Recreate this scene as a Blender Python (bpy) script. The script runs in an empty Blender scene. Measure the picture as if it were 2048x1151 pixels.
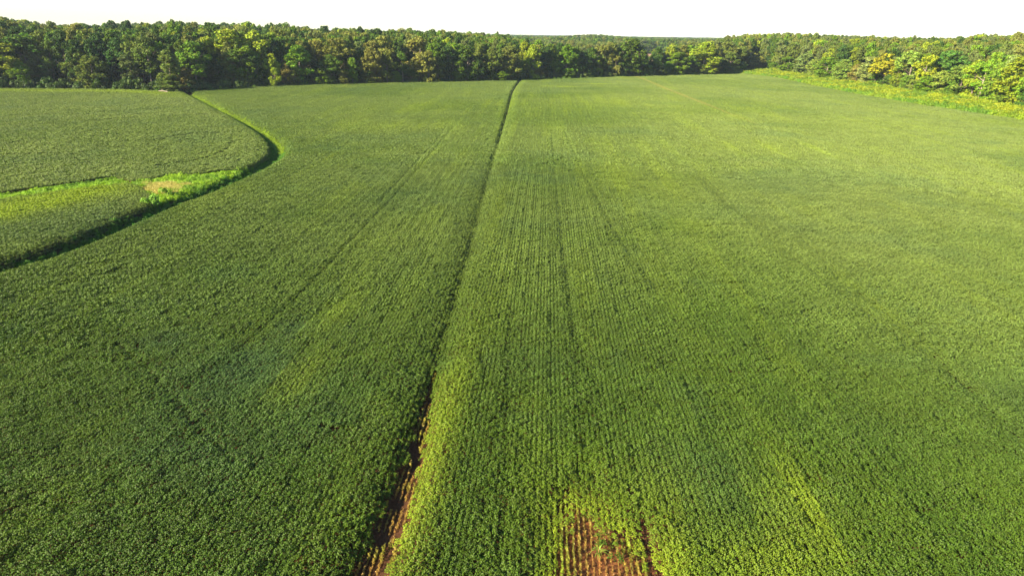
import bpy, math, random
import numpy as np
from mathutils import Matrix, Vector
R = math.radians
rng = np.random.default_rng(11)
random.seed(5)
scene = bpy.context.scene
col = scene.collection

# ------------------------------------------------------------------ camera, world, sun, exposure
CAM_H = 30.0
FPX = 1400.0                      # focal length in photo pixels (2048 wide)
PITCH, ROLL, YAW = R(19.9), R(0.84), R(2.55)
cam_rot = Matrix.Rotation(YAW, 3, 'Z') @ Matrix.Rotation(math.pi/2 - PITCH, 3, 'X') @ Matrix.Rotation(ROLL, 3, 'Z')
cd = bpy.data.cameras.new('camera'); cam = bpy.data.objects.new('camera', cd); col.objects.link(cam)
cam.matrix_world = Matrix.Translation((0, 0, CAM_H)) @ cam_rot.to_4x4()
cd.sensor_width = 36; cd.lens = FPX/2048*36; cd.clip_start = 0.5; cd.clip_end = 20000
scene.camera = cam

SUN_AZ = R(219)                   # direction to the sun, measured from +X towards +Y (left, a little behind the camera)
SUN_EL = R(25)
world = bpy.data.worlds.new('World'); scene.world = world; world.use_nodes = True
wt = world.node_tree; wt.nodes.clear()
sky = wt.nodes.new('ShaderNodeTexSky'); sky.sky_type = 'NISHITA'; sky.sun_disc = False
sky.sun_elevation = SUN_EL; sky.sun_rotation = math.pi/2 - SUN_AZ
sky.altitude = 30; sky.air_density = 1.0; sky.dust_density = 0.3; sky.ozone_density = 3.0
bg = wt.nodes.new('ShaderNodeBackground'); bg.inputs['Strength'].default_value = 0.064
wo = wt.nodes.new('ShaderNodeOutputWorld')
wt.links.new(sky.outputs[0], bg.inputs[0]); wt.links.new(bg.outputs[0], wo.inputs[0])
sd = bpy.data.lights.new('sun', 'SUN'); sd.energy = 5.0; sd.angle = R(0.6); sd.color = (1.0, 0.86, 0.64)
sun = bpy.data.objects.new('sun', sd); col.objects.link(sun)
sdir = Vector((math.cos(SUN_EL)*math.cos(SUN_AZ), math.cos(SUN_EL)*math.sin(SUN_AZ), math.sin(SUN_EL)))
sun.rotation_euler = sdir.to_track_quat('Z', 'Y').to_euler(); sun.location = (0, 0, 100)
scene.view_settings.view_transform = 'Standard'; scene.view_settings.look = 'None'
scene.view_settings.gamma = 1; scene.view_settings.exposure = 2.02
scene.render.engine = 'CYCLES'
scene.cycles.max_bounces = 6; scene.cycles.diffuse_bounces = 3; scene.cycles.glossy_bounces = 2
scene.cycles.transmission_bounces = 3; scene.cycles.transparent_max_bounces = 4; scene.cycles.volume_bounces = 0

# ------------------------------------------------------------------ helpers
CR = np.array(cam_rot)
def ray(px, py):
    v = np.array([(px-1024)/FPX, -(py-575.5)/FPX, -1.0])
    return CR @ v
def at(px, py, z=0.0):
    d = ray(px, py); t = (z-CAM_H)/d[2]
    return np.array([d[0]*t, d[1]*t])
def to_px(x, y, z):
    v = CR.T @ np.array([x, y, z-CAM_H]); return 1024+FPX*v[0]/-v[2], 575.5-FPX*v[1]/-v[2]
def line(pts): return np.array([at(*p) for p in pts])
def seg_dist(P, L):
    """distance of points P (n,2) to polyline L, sign (+ on the right of its direction), arc parameter"""
    best = np.full(len(P), 1e9); sgn = np.ones(len(P)); arc = np.zeros(len(P)); s0 = 0.0
    for a, b in zip(L[:-1], L[1:]):
        d = b-a; l2 = float(d@d); l = math.sqrt(l2)
        q = P-a
        t = np.clip((q@d)/l2, 0, 1)
        e = q-t[:, None]*d
        r = np.hypot(e[:, 0], e[:, 1])
        m = r < best
        best[m] = r[m]; cr = d[0]*q[:, 1]-d[1]*q[:, 0]
        sgn[m] = np.where(cr[m] < 0, 1, -1); arc[m] = s0+t[m]*l
        s0 += l
    return best, sgn, arc
def inside(P, poly):
    c = np.zeros(len(P), bool); n = len(poly); j = n-1
    for i in range(n):
        xi, yi = poly[i]; xj, yj = poly[j]
        m = ((yi > P[:, 1]) != (yj > P[:, 1]))
        if m.any():
            xx = (xj-xi)*(P[:, 1]-yi)/((yj-yi) if yj != yi else 1e-9)+xi
            c ^= m & (P[:, 0] < xx)
        j = i
    return c
_ng = rng.random((256, 256))
def noise(P, s, ox=0, oy=0):
    u = P[:, 0]/s+ox+1000; v = P[:, 1]/s+oy+1000
    i = np.floor(u).astype(int); j = np.floor(v).astype(int); fu = u-i; fv = v-j
    fu = fu*fu*(3-2*fu); fv = fv*fv*(3-2*fv)
    g = lambda a, b: _ng[a % 256, b % 256]
    return (g(i, j)*(1-fu)+g(i+1, j)*fu)*(1-fv)+(g(i, j+1)*(1-fu)+g(i+1, j+1)*fu)*fv
def fbm(P, s, ox=0, oy=0):
    return noise(P, s, ox, oy)*.5+noise(P, s/2.1, ox+7, oy+3)*.3+noise(P, s/4.3, ox+17, oy+9)*.2
def sm(x, a, b):
    t = np.clip((x-a)/(b-a), 0, 1); return t*t*(3-2*t)
def smooth_line(L, n=4):
    out = []
    P = np.vstack([2*L[0]-L[1], L, 2*L[-1]-L[-2]])
    for k in range(1, len(P)-2):
        for t in np.arange(n)/n:
            a, b, c, d = P[k-1], P[k], P[k+1], P[k+2]
            out.append(.5*((2*b)+(-a+c)*t+(2*a-5*b+4*c-d)*t*t+(-a+3*b-3*c+d)*t**3))
    out.append(L[-1]); return np.array(out)
def mesh_obj(name, V, F, mat, parent=None, link=True, smooth=False):
    me = bpy.data.meshes.new(name)
    V = np.asarray(V, np.float32); F = np.asarray(F, np.int32); k = F.shape[1]
    me.vertices.add(len(V)); me.vertices.foreach_set('co', V.ravel())
    me.loops.add(F.size); me.loops.foreach_set('vertex_index', F.ravel())
    me.polygons.add(len(F)); me.polygons.foreach_set('loop_start', np.arange(len(F), dtype=np.int32)*k)
    me.update(calc_edges=True)
    if smooth: me.polygons.foreach_set('use_smooth', np.ones(len(F), bool))
    if mat: me.materials.append(mat)
    o = bpy.data.objects.new(name, me)
    if link: col.objects.link(o)
    if parent: o.parent = parent
    return o
def tag(o, label=None, cat=None, group=None, kind=None):
    if label: o['label'] = label
    if cat: o['category'] = cat
    if group: o['group'] = group
    if kind: o['kind'] = kind
    return o
def empty(name, loc, rz=0):
    o = bpy.data.objects.new(name, None); col.objects.link(o); o.location = loc; o.rotation_euler = (0, 0, rz)
    o.empty_display_size = .5
    return o

# ------------------------------------------------------------------ lines and outlines of the place, laid on the ground
furrow = smooth_line(line([(655, 1400), (720, 1200), (762, 1100), (800, 1000), (838, 880), (862, 775), (905, 620), (940, 500), (963, 410),
               (985, 330), (1000, 275), (1015, 222), (1026, 182), (1040, 161)]))
ditch = smooth_line(line([(379, 187), (432, 214), (482, 239), (522, 262), (547, 282), (556, 298), (551, 314), (528, 330), (492, 348),
              (440, 371), (392, 391), (340, 409), (288, 431), (240, 452), (180, 479), (100, 511), (0, 541), (-200, 600), (-500, 700)]))
edge_far = line([(-420, 176), (-200, 180), (0, 184), (200, 184), (330, 186), (384, 186), (500, 179), (700, 171), (900, 165), (1035, 162.5), (1150, 159),
                 (1270, 154.5), (1400, 151), (1478, 148.5)])
edge_right = line([(1478, 148.5), (1560, 159), (1700, 187), (1850, 215), (2048, 245), (2300, 284), (2700, 360)])
P_main_r = np.vstack([furrow, line([(1150, 159), (1270, 154.5), (1400, 151)]), edge_right, line([(3600, 700), (3000, 1500)])])
P_main_l = np.vstack([furrow, line([(1035, 162.5), (900, 165), (700, 171), (500, 179), (386, 186)]), ditch, line([(-1200, 1000), (-900, 1400)])])
P_upper = np.vstack([line([(-420, 176), (-200, 180), (0, 184), (200, 184), (330, 186), (378, 187)]), ditch[:ditch.shape[0]*30//73],
                     line([(470, 343), (400, 350), (340, 352), (290, 363), (262, 366), (230, 356), (130, 371), (0, 389), (-300, 420), (-700, 470)])])
P_lower = np.vstack([line([(-700, 500), (-300, 445), (0, 404), (130, 386), (200, 377), (255, 371), (280, 378), (300, 396), (304, 412)]), ditch[-4*7-1:]])
P_wet_a = line([(-700, 468), (-300, 420), (0, 389), (130, 371), (230, 356), (268, 366), (290, 363), (262, 374), (200, 379), (130, 388), (0, 406), (-300, 447), (-700, 500)])
P_wet_b = line([(262, 366), (290, 362), (340, 351), (400, 349), (470, 341), (520, 332), (500, 345), (440, 370), (392, 390), (340, 408), (303, 420), (296, 396), (282, 378)])
P_tan = line([(285, 376), (300, 368), (345, 366), (370, 374), (340, 388), (312, 394)])
P_bare = line([(1137, 1010), (1118, 1050), (1112, 1100), (1108, 1200), (1095, 1400), (1370, 1400), (1325, 1200), (1302, 1125), (1262, 1088), (1225, 1062), (1200, 1035), (1178, 1018)])
gap_r = line([(1277, 1025), (1285, 1070), (1305, 1140), (1345, 1300), (1370, 1400)])
crack = line([(175, 640), (225, 690), (290, 745), (345, 805), (380, 850), (430, 900), (470, 935)])
crack2 = line([(640, 865), (676, 872)])
track_tan = smooth_line(line([(1272, 155), (1300, 166), (1340, 183), (1400, 207), (1470, 235), (1560, 270), (1700, 335), (1850, 390), (2048, 452), (2400, 560)]))
trams = [line([(880, 165), (800, 215), (700, 262), (640, 285)]), line([(950, 190), (905, 260), (840, 340), (770, 420), (690, 500), (620, 580), (500, 690), (370, 790)]),
         line([(930, 200), (870, 290), (760, 410)]), line([(1093, 172), (1100, 235), (1108, 330), (1122, 480), (1140, 620), (1170, 760)]),
         line([(1101, 180), (1118, 240), (1160, 340), (1230, 470), (1320, 600)]),
         line([(1210, 195), (1260, 235), (1340, 300), (1440, 400), (1560, 500), (1660, 575), (1800, 690), (1950, 800)]),
         line([(1340, 182), (1480, 182), (1640, 186)]), line([(820, 196), (1020, 194)]),
         line([(1140, 640), (1160, 850), (1185, 1000)]), line([(1020, 640), (1010, 900), (1000, 1151)]),
         line([(1600, 480), (1900, 760), (2100, 960)])]
rows_upper = [line([(-100, 237), (100, 232), (300, 222), (450, 212)]), line([(-100, 257), (100, 250), (250, 240), (400, 232), (445, 229)]),
              smooth_line(line([(300, 285), (400, 270), (450, 272), (466, 287), (450, 305), (400, 322), (320, 335)]))]

def ground_h(P):
    h = (fbm(P, 90, 3, 5)-.5)*.9*sm(np.hypot(P[:, 0], P[:, 1]), 30, 120)
    near = np.hypot(P[:, 0], P[:, 1]) < 620
    if near.any():
        Q = P[near]
        d, s, a = seg_dist(Q, furrow)
        dep = np.interp(Q[:, 1], [0, 40, 60, 90, 170, 260], [.5, .5, .42, .40, .45, .55]); hf = -.85*dep*np.exp(-(d/1.7)**2) + .06*np.exp(-((d-3.2)/1.8)**2)*(s > 0)
        d2, s2, a2 = seg_dist(Q, ditch)
        hd = -1.25*(1-sm(d2, .8, 3.0)) - .12*(1-sm(d2, 2.5, 6))
        d3, _, _ = seg_dist(Q, gap_r)
        h[near] += hf+hd-.15*np.exp(-(d3/.4)**2)
    r = np.hypot(P[:, 0], P[:, 1]); az = np.degrees(np.arctan2(P[:, 0], P[:, 1]))
    h = h + 9*sm(r, 480, 800)*np.exp(-((az-32)/9)**2) + 8*sm(r, 560, 1000)*np.exp(-((az-20)/4.0)**2)
    h = h + 7*sm(r, 380, 560)*np.exp(-((az+30)/14)**2)
    h = h + 6*sm(r, 1150, 1500)*np.exp(-((az-3.5)/2.4)**2)*(1-sm(r, 2200, 3000))
    return h

# ------------------------------------------------------------------ materials
def nmat(name):
    m = bpy.data.materials.new(name); m.use_nodes = True; nt = m.node_tree; nt.nodes.clear()
    return m, nt, nt.nodes.new('ShaderNodeOutputMaterial')
def N(nt, t, **kw):
    n = nt.nodes.new(t)
    for k, v in kw.items(): setattr(n, k, v)
    return n
def leaf_mat(name, base=None, trans=.25, spec=.25, rough=.5, jit=.35, nscale=1.0, tcol=(1.0, 1.15, .35), hue=.015):
    """foliage: colour from the instance's / object's own tint, varied leaf by leaf; diffuse, translucent, a little waxy gloss"""
    m, nt, out = nmat(name); L = nt.links
    at_ = N(nt, 'ShaderNodeAttribute', attribute_type='INSTANCER', attribute_name='tint')
    geo = N(nt, 'ShaderNodeNewGeometry')
    hsv = N(nt, 'ShaderNodeHueSaturation')
    mr = N(nt, 'ShaderNodeMapRange'); mr.inputs['To Min'].default_value = 1-jit; mr.inputs['To Max'].default_value = 1+jit
    tex = N(nt, 'ShaderNodeTexNoise'); tex.inputs['Scale'].default_value = nscale; tex.inputs['Detail'].default_value = 3
    L.new(geo.outputs['Position'], tex.inputs['Vector'])
    add = N(nt, 'ShaderNodeMath', operation='ADD'); L.new(geo.outputs['Random Per Island'], add.inputs[0]); L.new(tex.outputs[0], add.inputs[1])
    hf = N(nt, 'ShaderNodeMath', operation='MULTIPLY'); L.new(add.outputs[0], hf.inputs[0]); hf.inputs[1].default_value = .5
    L.new(hf.outputs[0], mr.inputs['Value']); L.new(mr.outputs[0], hsv.inputs['Value'])
    mh = N(nt, 'ShaderNodeMapRange'); mh.inputs['To Min'].default_value = .5-hue; mh.inputs['To Max'].default_value = .5+hue
    L.new(hf.outputs[0], mh.inputs['Value']); L.new(mh.outputs[0], hsv.inputs['Hue'])
    if base is None: L.new(at_.outputs['Color'], hsv.inputs['Color'])
    else: hsv.inputs['Color'].default_value = (*base, 1)
    pb = N(nt, 'ShaderNodeBsdfPrincipled'); pb.inputs['Roughness'].default_value = rough
    pb.inputs['Specular IOR Level'].default_value = spec
    L.new(hsv.outputs[0], pb.inputs['Base Color'])
    tr = N(nt, 'ShaderNodeBsdfTranslucent')
    mx = N(nt, 'ShaderNodeMix', data_type='RGBA', blend_type='MULTIPLY'); mx.inputs[0].default_value = 1
    L.new(hsv.outputs[0], mx.inputs[6]); mx.inputs[7].default_value = (*tcol, 1); L.new(mx.outputs[2], tr.inputs[0])
    ms = N(nt, 'ShaderNodeMixShader'); ms.inputs[0].default_value = trans
    L.new(pb.outputs[0], ms.inputs[1]); L.new(tr.outputs[0], ms.inputs[2]); L.new(ms.outputs[0], out.inputs[0])
    return m
M_crop = leaf_mat('soybean_leaf', trans=.25, spec=.16, rough=.5, jit=.5, nscale=1.3)
M_weed = leaf_mat('weed_leaf', trans=.35, spec=.3, jit=.35, nscale=.8)
M_tree = leaf_mat('tree_leaf', trans=.22, spec=.08, jit=.5, nscale=.3, hue=.045)
def simple_mat(name, c, rough=.9, var=.35, scale=6.0, c2=None):
    m, nt, out = nmat(name); L = nt.links
    pb = N(nt, 'ShaderNodeBsdfPrincipled'); pb.inputs['Roughness'].default_value = rough; pb.inputs['Specular IOR Level'].default_value = .15
    g = N(nt, 'ShaderNodeNewGeometry'); t = N(nt, 'ShaderNodeTexNoise'); t.inputs['Scale'].default_value = scale; t.inputs['Detail'].default_value = 5
    L.new(g.outputs['Position'], t.inputs['Vector'])
    r = N(nt, 'ShaderNodeValToRGB'); r.color_ramp.elements[0].position = .3; r.color_ramp.elements[1].position = .7
    r.color_ramp.elements[0].color = (*[x*(1-var) for x in c], 1); r.color_ramp.elements[1].color = (*(c2 or [x*(1+var) for x in c]), 1)
    L.new(t.outputs[0], r.inputs[0]); L.new(r.outputs[0], pb.inputs['Base Color'])
    b = N(nt, 'ShaderNodeBump'); b.inputs['Strength'].default_value = .5; b.inputs['Distance'].default_value = .1; L.new(t.outputs[0], b.inputs['Height'])
    L.new(b.outputs[0], pb.inputs['Normal']); L.new(pb.outputs[0], out.inputs[0])
    return m
M_bark = simple_mat('bark', (.16, .13, .10), scale=3)
M_palebark = simple_mat('pale_bark', (.24, .205, .15), scale=3)
M_dry = simple_mat('dry_stem', (.42, .25, .10), scale=9)

def ground_material():
    m, nt, out = nmat('earth'); L = nt.links
    pb = N(nt, 'ShaderNodeBsdfPrincipled'); pb.inputs['Roughness'].default_value = .95; pb.inputs['Specular IOR Level'].default_value = .1
    a = N(nt, 'ShaderNodeAttribute', attribute_name='earth_colour')
    g = N(nt, 'ShaderNodeNewGeometry'); t = N(nt, 'ShaderNodeTexNoise'); t.inputs['Scale'].default_value = 5; t.inputs['Detail'].default_value = 8; t.inputs['Roughness'].default_value = .7
    L.new(g.outputs['Position'], t.inputs['Vector'])
    mr = N(nt, 'ShaderNodeMapRange'); mr.inputs['From Min'].default_value = .3; mr.inputs['From Max'].default_value = .7; mr.inputs['To Min'].default_value = .55; mr.inputs['To Max'].default_value = 1.45
    L.new(t.outputs[0], mr.inputs[0])
    v = N(nt, 'ShaderNodeHueSaturation'); L.new(a.outputs['Color'], v.inputs['Color']); L.new(mr.outputs[0], v.inputs['Value'])
    L.new(v.outputs[0], pb.inputs['Base Color'])
    b = N(nt, 'ShaderNodeBump'); b.inputs['Strength'].default_value = .8; b.inputs['Distance'].default_value = .08; L.new(t.outputs[0], b.inputs['Height'])
    L.new(b.outputs[0], pb.inputs['Normal']); L.new(pb.outputs[0], out.inputs[0])
    return m

# ------------------------------------------------------------------ ground: one sheet to the horizon
th = np.concatenate([np.linspace(-180, -48, 40)[:-1], np.linspace(-48, 48, 560), np.linspace(48, 180, 40)[1:-1]])
rad = np.concatenate([[.01], np.linspace(4, 28, 8), np.geomspace(30, 620, 230), np.geomspace(640, 7600, 60)])
TH, RR = np.meshgrid(np.radians(th), rad)
GP = np.stack([(RR*np.sin(TH)).ravel(), (RR*np.cos(TH)).ravel()], 1)
GH = ground_h(GP)
nt_, nr_ = len(th), len(rad)
I = np.arange(nr_*nt_).reshape(nr_, nt_); J = np.roll(I, -1, axis=1)
GF = np.stack([I[:-1], J[:-1], J[1:], I[1:]], -1).reshape(-1, 4)[:, ::-1]
ground = mesh_obj('ground', np.column_stack([GP, GH]), GF, ground_material(), smooth=True)
tag(ground, 'brown earth under the crop and the woods, running to the horizon', 'ground', kind='structure')
infield = inside(GP, P_main_r) | inside(GP, P_main_l) | inside(GP, P_upper) | inside(GP, P_lower)
r_ = np.hypot(GP[:, 0], GP[:, 1]); infield |= r_ < 45
colr = np.tile([.035, .04, .016], (len(GP), 1))
colr[infield] = (.070, .032, .014)
colr[inside(GP, P_bare)] = (.15, .060, .022)
dd, _, _ = seg_dist(GP, ditch); colr[dd < 3.2] = (.030, .026, .014); colr[inside(GP, P_wet_b)] = (.06, .07, .02)
P_bare_far = line([(1262, 122), (1345, 122), (1325, 108.5), (1262, 107)])
colr[inside(GP, P_bare_far)] = (.30, .19, .11)
ca = ground.data.color_attributes.new('earth_colour', 'FLOAT_COLOR', 'POINT')
ca.data.foreach_set('color', np.column_stack([colr, np.ones(len(colr))]).astype(np.float32).ravel())

# ------------------------------------------------------------------ leaf meshes
def leaves(C, Nrm, size, asp=1.35, fold=.18, seed=0):
    """diamond leaves (two triangles folded on the midrib) at centres C with normals Nrm"""
    g = np.random.default_rng(seed); n = len(C)
    Nrm = Nrm/np.linalg.norm(Nrm, axis=1, keepdims=True)
    a = g.normal(size=(n, 3)); t = a-np.sum(a*Nrm, 1, keepdims=True)*Nrm; t /= np.linalg.norm(t, axis=1, keepdims=True)
    b = np.cross(Nrm, t); s = (np.broadcast_to(size, n)*g.uniform(.75, 1.25, n))[:, None]
    v0 = C-t*s*asp*.5; v2 = C+t*s*asp*.5-Nrm*s*.1; v1 = C+b*s*.5+Nrm*s*fold-t*s*.1; v3 = C-b*s*.5+Nrm*s*fold-t*s*.1
    V = np.stack([v0, v1, v2, v3], 1).reshape(-1, 3)
    F = np.arange(n*4).reshape(n, 4); F = np.concatenate([F[:, [0, 1, 2]], F[:, [0, 2, 3]]])
    return V, F
def plant_leaves(cx, cy, n, size, g, rx=.22, ry=.20, h=.88, lo=.35, tilt=.55, dz=.13, face=(0, 0)):
    u = g.normal(0, .5, n)*rx*1.15; v = g.normal(0, .5, n)*ry*1.1
    top = h*(1-.24*np.clip(np.abs(u)/rx, 0, 1.3)**2)*g.uniform(.94, 1.06)
    z = top-np.abs(g.normal(0, dz, n)); z = np.maximum(z, lo*h*.6)
    C = np.column_stack([cx+u, cy+v, z])
    Nn = np.column_stack([g.normal(0, tilt, n)+u*1.0+face[0], g.normal(0, tilt, n)+face[1], np.ones(n)])
    return C, Nn
ROW = .38; TS = 4*ROW
def crop_tile(name, n, size, k, step=.25, dz=.13, bv=.12, face=(0, 0)):
    g = np.random.default_rng(k); Cs = []; Ns = []
    for r in range(4):
        for q in range(int(round(TS/step))):
            bh = .88*g.uniform(1-bv, 1+bv*.6)
            C, Nn = plant_leaves((r-1.5)*ROW+g.normal(0, .03), -TS/2+(q+.5)*step+g.normal(0, .04), n, size, g, h=bh, dz=dz, face=face)
            Cs.append(C); Ns.append(Nn)
    V, F = leaves(np.vstack(Cs), np.vstack(Ns), size, seed=k)
    return mesh_obj(name, V, F, M_crop, link=False)
def crop_plant(name, n, size, k, h=.88, face=(0, 0)):
    g = np.random.default_rng(100+k)
    C, Nn = plant_leaves(0, 0, n, size, g, h=h, lo=.1, face=face)
    V, F = leaves(C, Nn, size, seed=k); return mesh_obj(name, V, F, M_crop, link=False)
def crop_meshes(ang):
    """tiles and single plants whose top leaves turn somewhat towards the sun, for rows that run along ang"""
    f = .50; a = SUN_AZ-ang; face = (f*math.cos(a), f*math.sin(a))
    tiles = {0: [crop_tile('soybean_tile', 33, .076, k, step=.19, dz=.18, bv=.20, face=face) for k in range(10)],
             1: [crop_tile('soybean_tile', 22, .125, 20+k, dz=.15, bv=.16, face=face) for k in range(8)],
             2: [crop_tile('soybean_tile', 11, .23, 40+k, dz=.08, bv=.10, face=face) for k in range(8)]}
    plants = {0: [crop_plant('soybean_plant', 36, .088, k, face=face) for k in range(8)],
              1: [crop_plant('soybean_plant', 22, .125, 20+k, face=face) for k in range(6)],
              2: [crop_plant('soybean_plant', 11, .23, 40+k, face=face) for k in range(6)]}
    return tiles, plants
MESH0 = crop_meshes(0.0)

# ------------------------------------------------------------------ geometry-node scatter for what nobody could count
def scatter(name, variants, pts, rot, scl, tint, idx, label, cat):
    """one object: points that instance the variants, each with its own rotation, scale and tint"""
    me = bpy.data.meshes.new(name); n = len(pts)
    me.vertices.add(n); me.vertices.foreach_set('co', np.asarray(pts, np.float32).ravel())
    def av(nm, typ, data, key):
        a = me.attributes.new(nm, typ, 'POINT'); a.data.foreach_set(key, np.asarray(data).ravel())
    av('rot', 'FLOAT_VECTOR', rot.astype(np.float32), 'vector'); av('scl', 'FLOAT_VECTOR', scl.astype(np.float32), 'vector')
    av('tint', 'FLOAT_VECTOR', tint.astype(np.float32), 'vector')
    av('variant', 'INT', idx.astype(np.int32), 'value')
    o = bpy.data.objects.new(name, me); col.objects.link(o)
    ng = bpy.data.node_groups.new(name+'_scatter', 'GeometryNodeTree')
    ng.interface.new_socket('Geometry', in_out='INPUT', socket_type='NodeSocketGeometry')
    ng.interface.new_socket('Geometry', in_out='OUTPUT', socket_type='NodeSocketGeometry')
    gi = ng.nodes.new('NodeGroupInput'); go = ng.nodes.new('NodeGroupOutput')
    iop = ng.nodes.new('GeometryNodeInstanceOnPoints'); gti = ng.nodes.new('GeometryNodeJoinGeometry')
    for v in reversed(variants):
        oi = ng.nodes.new('GeometryNodeObjectInfo'); oi.inputs['Object'].default_value = v; oi.inputs['As Instance'].default_value = True
        ng.links.new(oi.outputs['Geometry'], gti.inputs[0])
    def na(nm, typ):
        a = ng.nodes.new('GeometryNodeInputNamedAttribute'); a.data_type = typ; a.inputs['Name'].default_value = nm; return a.outputs['Attribute']
    iop.inputs['Pick Instance'].default_value = True
    ng.links.new(gi.outputs[0], iop.inputs['Points']); ng.links.new(gti.outputs[0], iop.inputs['Instance'])
    ng.links.new(na('variant', 'INT'), iop.inputs['Instance Index'])
    e2r = ng.nodes.new('FunctionNodeEulerToRotation'); ng.links.new(na('rot', 'FLOAT_VECTOR'), e2r.inputs[0])
    ng.links.new(e2r.outputs[0], iop.inputs['Rotation']); ng.links.new(na('scl', 'FLOAT_VECTOR'), iop.inputs['Scale'])
    ng.links.new(iop.outputs[0], go.inputs[0])
    md = o.modifiers.new('scatter', 'NODES'); md.node_group = ng
    tag(o, label, cat, kind='stuff')
    return o

# ------------------------------------------------------------------ the crop
C_DEEP = np.array([.045, .088, .006]); C_GREY = np.array([.126, .170, .038]); C_YEL = np.array([.190, .260, .014]); C_GOLD = np.array([.36, .27, .03])
C_BLUE = np.array([.035, .085, .040])
spots_y = [(at(1125, 175), 9, 5, .7), (at(1200, 170), 9, 5, .65), (at(1540, 300), 22, 14, .2), (at(1250, 215), 60, 60, .2), (at(1330, 400), 12, 45, .18),
           (at(600, 770), 1.8, 5, .55), (at(690, 620), 2, 9, .22), (at(1350, 1120), 1.0, 4, .4), (at(1560, 1080), 1.5, 7, .2), (at(1600, 1010), 1.2, 5, .3), (at(1520, 1151), 3, 3, .4),
           (at(770, 255), 14, 14, .25), (at(850, 210), 14, 30, .18), (at(1700, 250), 40, 18, .08), (at(340, 195), 14, 9, .7), (at(1240, 1000), 5, 5, .35), (at(880, 900), 1.2, 16, .35), (at(1650, 1100), 1.5, 5, .15)]
spots_b = [(at(500, 745), 3, 4, .9), (at(330, 690), 2.5, 2.5, .8), (at(590, 660), 1.8, 2.5, .8), (at(1430, 960), 4, 6, .6), (at(1330, 970), 3, 6, .4)]
lines_all = None
def crop_props(P, region):
    """height factor (0 = nothing grows), colour"""
    n = len(P); hs = np.ones(n); r = np.hypot(P[:, 0], P[:, 1])
    d, s, a = seg_dist(P, furrow)
    _, py = None, None
    # bare strip along the furrow: widest near the camera
    w = np.interp(P[:, 1], [20, 33, 40, 46, 52, 57, 60, 190, 240, 520], [1.25, .98, .78, .6, .36, .12, .0, .0, .20, .55])
    yel = np.zeros(n); bare = np.zeros(n)
    jn = .55+.9*noise(P, 1.1, 5, 9)
    inn = d < w*jn
    hs[inn] = 0; bare[inn & (P[:, 1] < 90)] = 1
    hs *= np.where(w > .05, .62, .74)+np.where(w > .05, .38, .26)*sm(d, w, w+1.2)
    yel += np.exp(-((d-w)/1.3)**2)*(s > 0)*(.04+.22*(P[:, 1] < 58)) + np.exp(-((d-w)/.9)**2)*(s < 0)*.15
    yel += np.exp(-((d-2.6)/2.0)**2)*(s > 0)*.08  # yellower band right of the furrow, partly its sunlit slope painted in
    d2, s2, _ = seg_dist(P, ditch)
    hs[d2 < 1.75*(.75+.5*noise(P, 2.0, 1, 2))] = 0
    hs *= .75+.25*sm(d2, 2, 4)
    # bare patch
    nearp = (r < 75) & (r > 20)
    if nearp.any():
        Q = P[nearp]; q = np.column_stack([Q[:, 0]+(noise(Q, .38*1.5, 4, 4)-.5)*.8, Q[:, 1]+(noise(Q, .7, 9, 1)-.5)*3.2])
        row = np.round(Q[:, 0]/ROW).astype(int); rh = _ng[row % 256, 17]+.5*_ng[(row*7) % 256, 99]; q[:, 1] += (rh-.75)*3.6+.9; ib = inside(q, P_bare); hb = hs[nearp]; bb = bare[nearp]; hb[ib] = 0; bb[ib] = 1
        dg, _, _ = seg_dist(Q, gap_r); m = dg < .26*(.5+.9*noise(Q, .9, 3, 8))*sm(-Q[:, 1], -41, -36); hb[m] = 0
        db, _, _ = seg_dist(Q, np.vstack([P_bare, P_bare[:1]])); yy = yel[nearp]; yy += np.exp(-(db/1.0)**2)*(.4+.7*noise(Q, .8, 12, 3)); hb *= .55+.45*sm(db, 0, 2.5)
        dc, _, _ = seg_dist(Q, crack); m = dc < .30*(.4+1.2*noise(Q, 1.2, 3, 1)); hb[m] *= .8
        dc, _, _ = seg_dist(Q, crack2); hb[dc < .2] *= .3
        hs[nearp] = hb; bare[nearp] = bb; yy += (seg_dist(Q, furrow)[1] > 0)*np.exp(-((seg_dist(Q, furrow)[0]-w[nearp])/.5)**2)*sm(-Q[:, 1], -56, -36)*.9*noise(Q, 1.4, 2, 2); yel[nearp] = yy
    for k, t in enumerate(trams):
        dt, _, _ = seg_dist(P, t); hs *= 1-(.20 if k < 6 else .15)*np.exp(-(dt/np.where(r < 240, .38, 1.0))**2)*np.where(r < 240, 1, .7)
    dt, _, _ = seg_dist(P, track_tan)
    far = sm(P[:, 1], 210, 380); e_ = np.exp(-(dt/(.35+.75*far))**2); hs *= 1-.25*e_; tan = e_*far*.5
    # patchy vigour, plus light painted into grey further down
    v1 = fbm(P, 26, 2, 1); v2 = fbm(P, 7, 8, 3); v3 = noise(np.column_stack([P[:, 0]*3.4, P[:, 1]*.22]), 9, 3, 3)
    yel += .32*sm(v1*.35+v3*.5+v2*.15, .48, .78)*(.35+.25*sm(P[:, 1], 60, 160))
    blue = .55*sm(1-v1, .52, .8)+.35*sm(v2, .6, .8)
    for c, sx, sy, k in spots_y:
        e = np.exp(-((P[:, 0]-c[0])/sx)**2-((P[:, 1]-c[1])/sy)**2); yel += k*e*(.3+.7*v2+.6*v3)
    for c, sx, sy, k in spots_b:
        e = np.exp(-((P[:, 0]-c[0])/sx)**2-((P[:, 1]-c[1])/sy)**2); blue += k*e; hs *= 1-.12*e*k
    hs *= 1-.16*sm(noise(P, 1.7, 5, 5), .62, .85)
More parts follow.
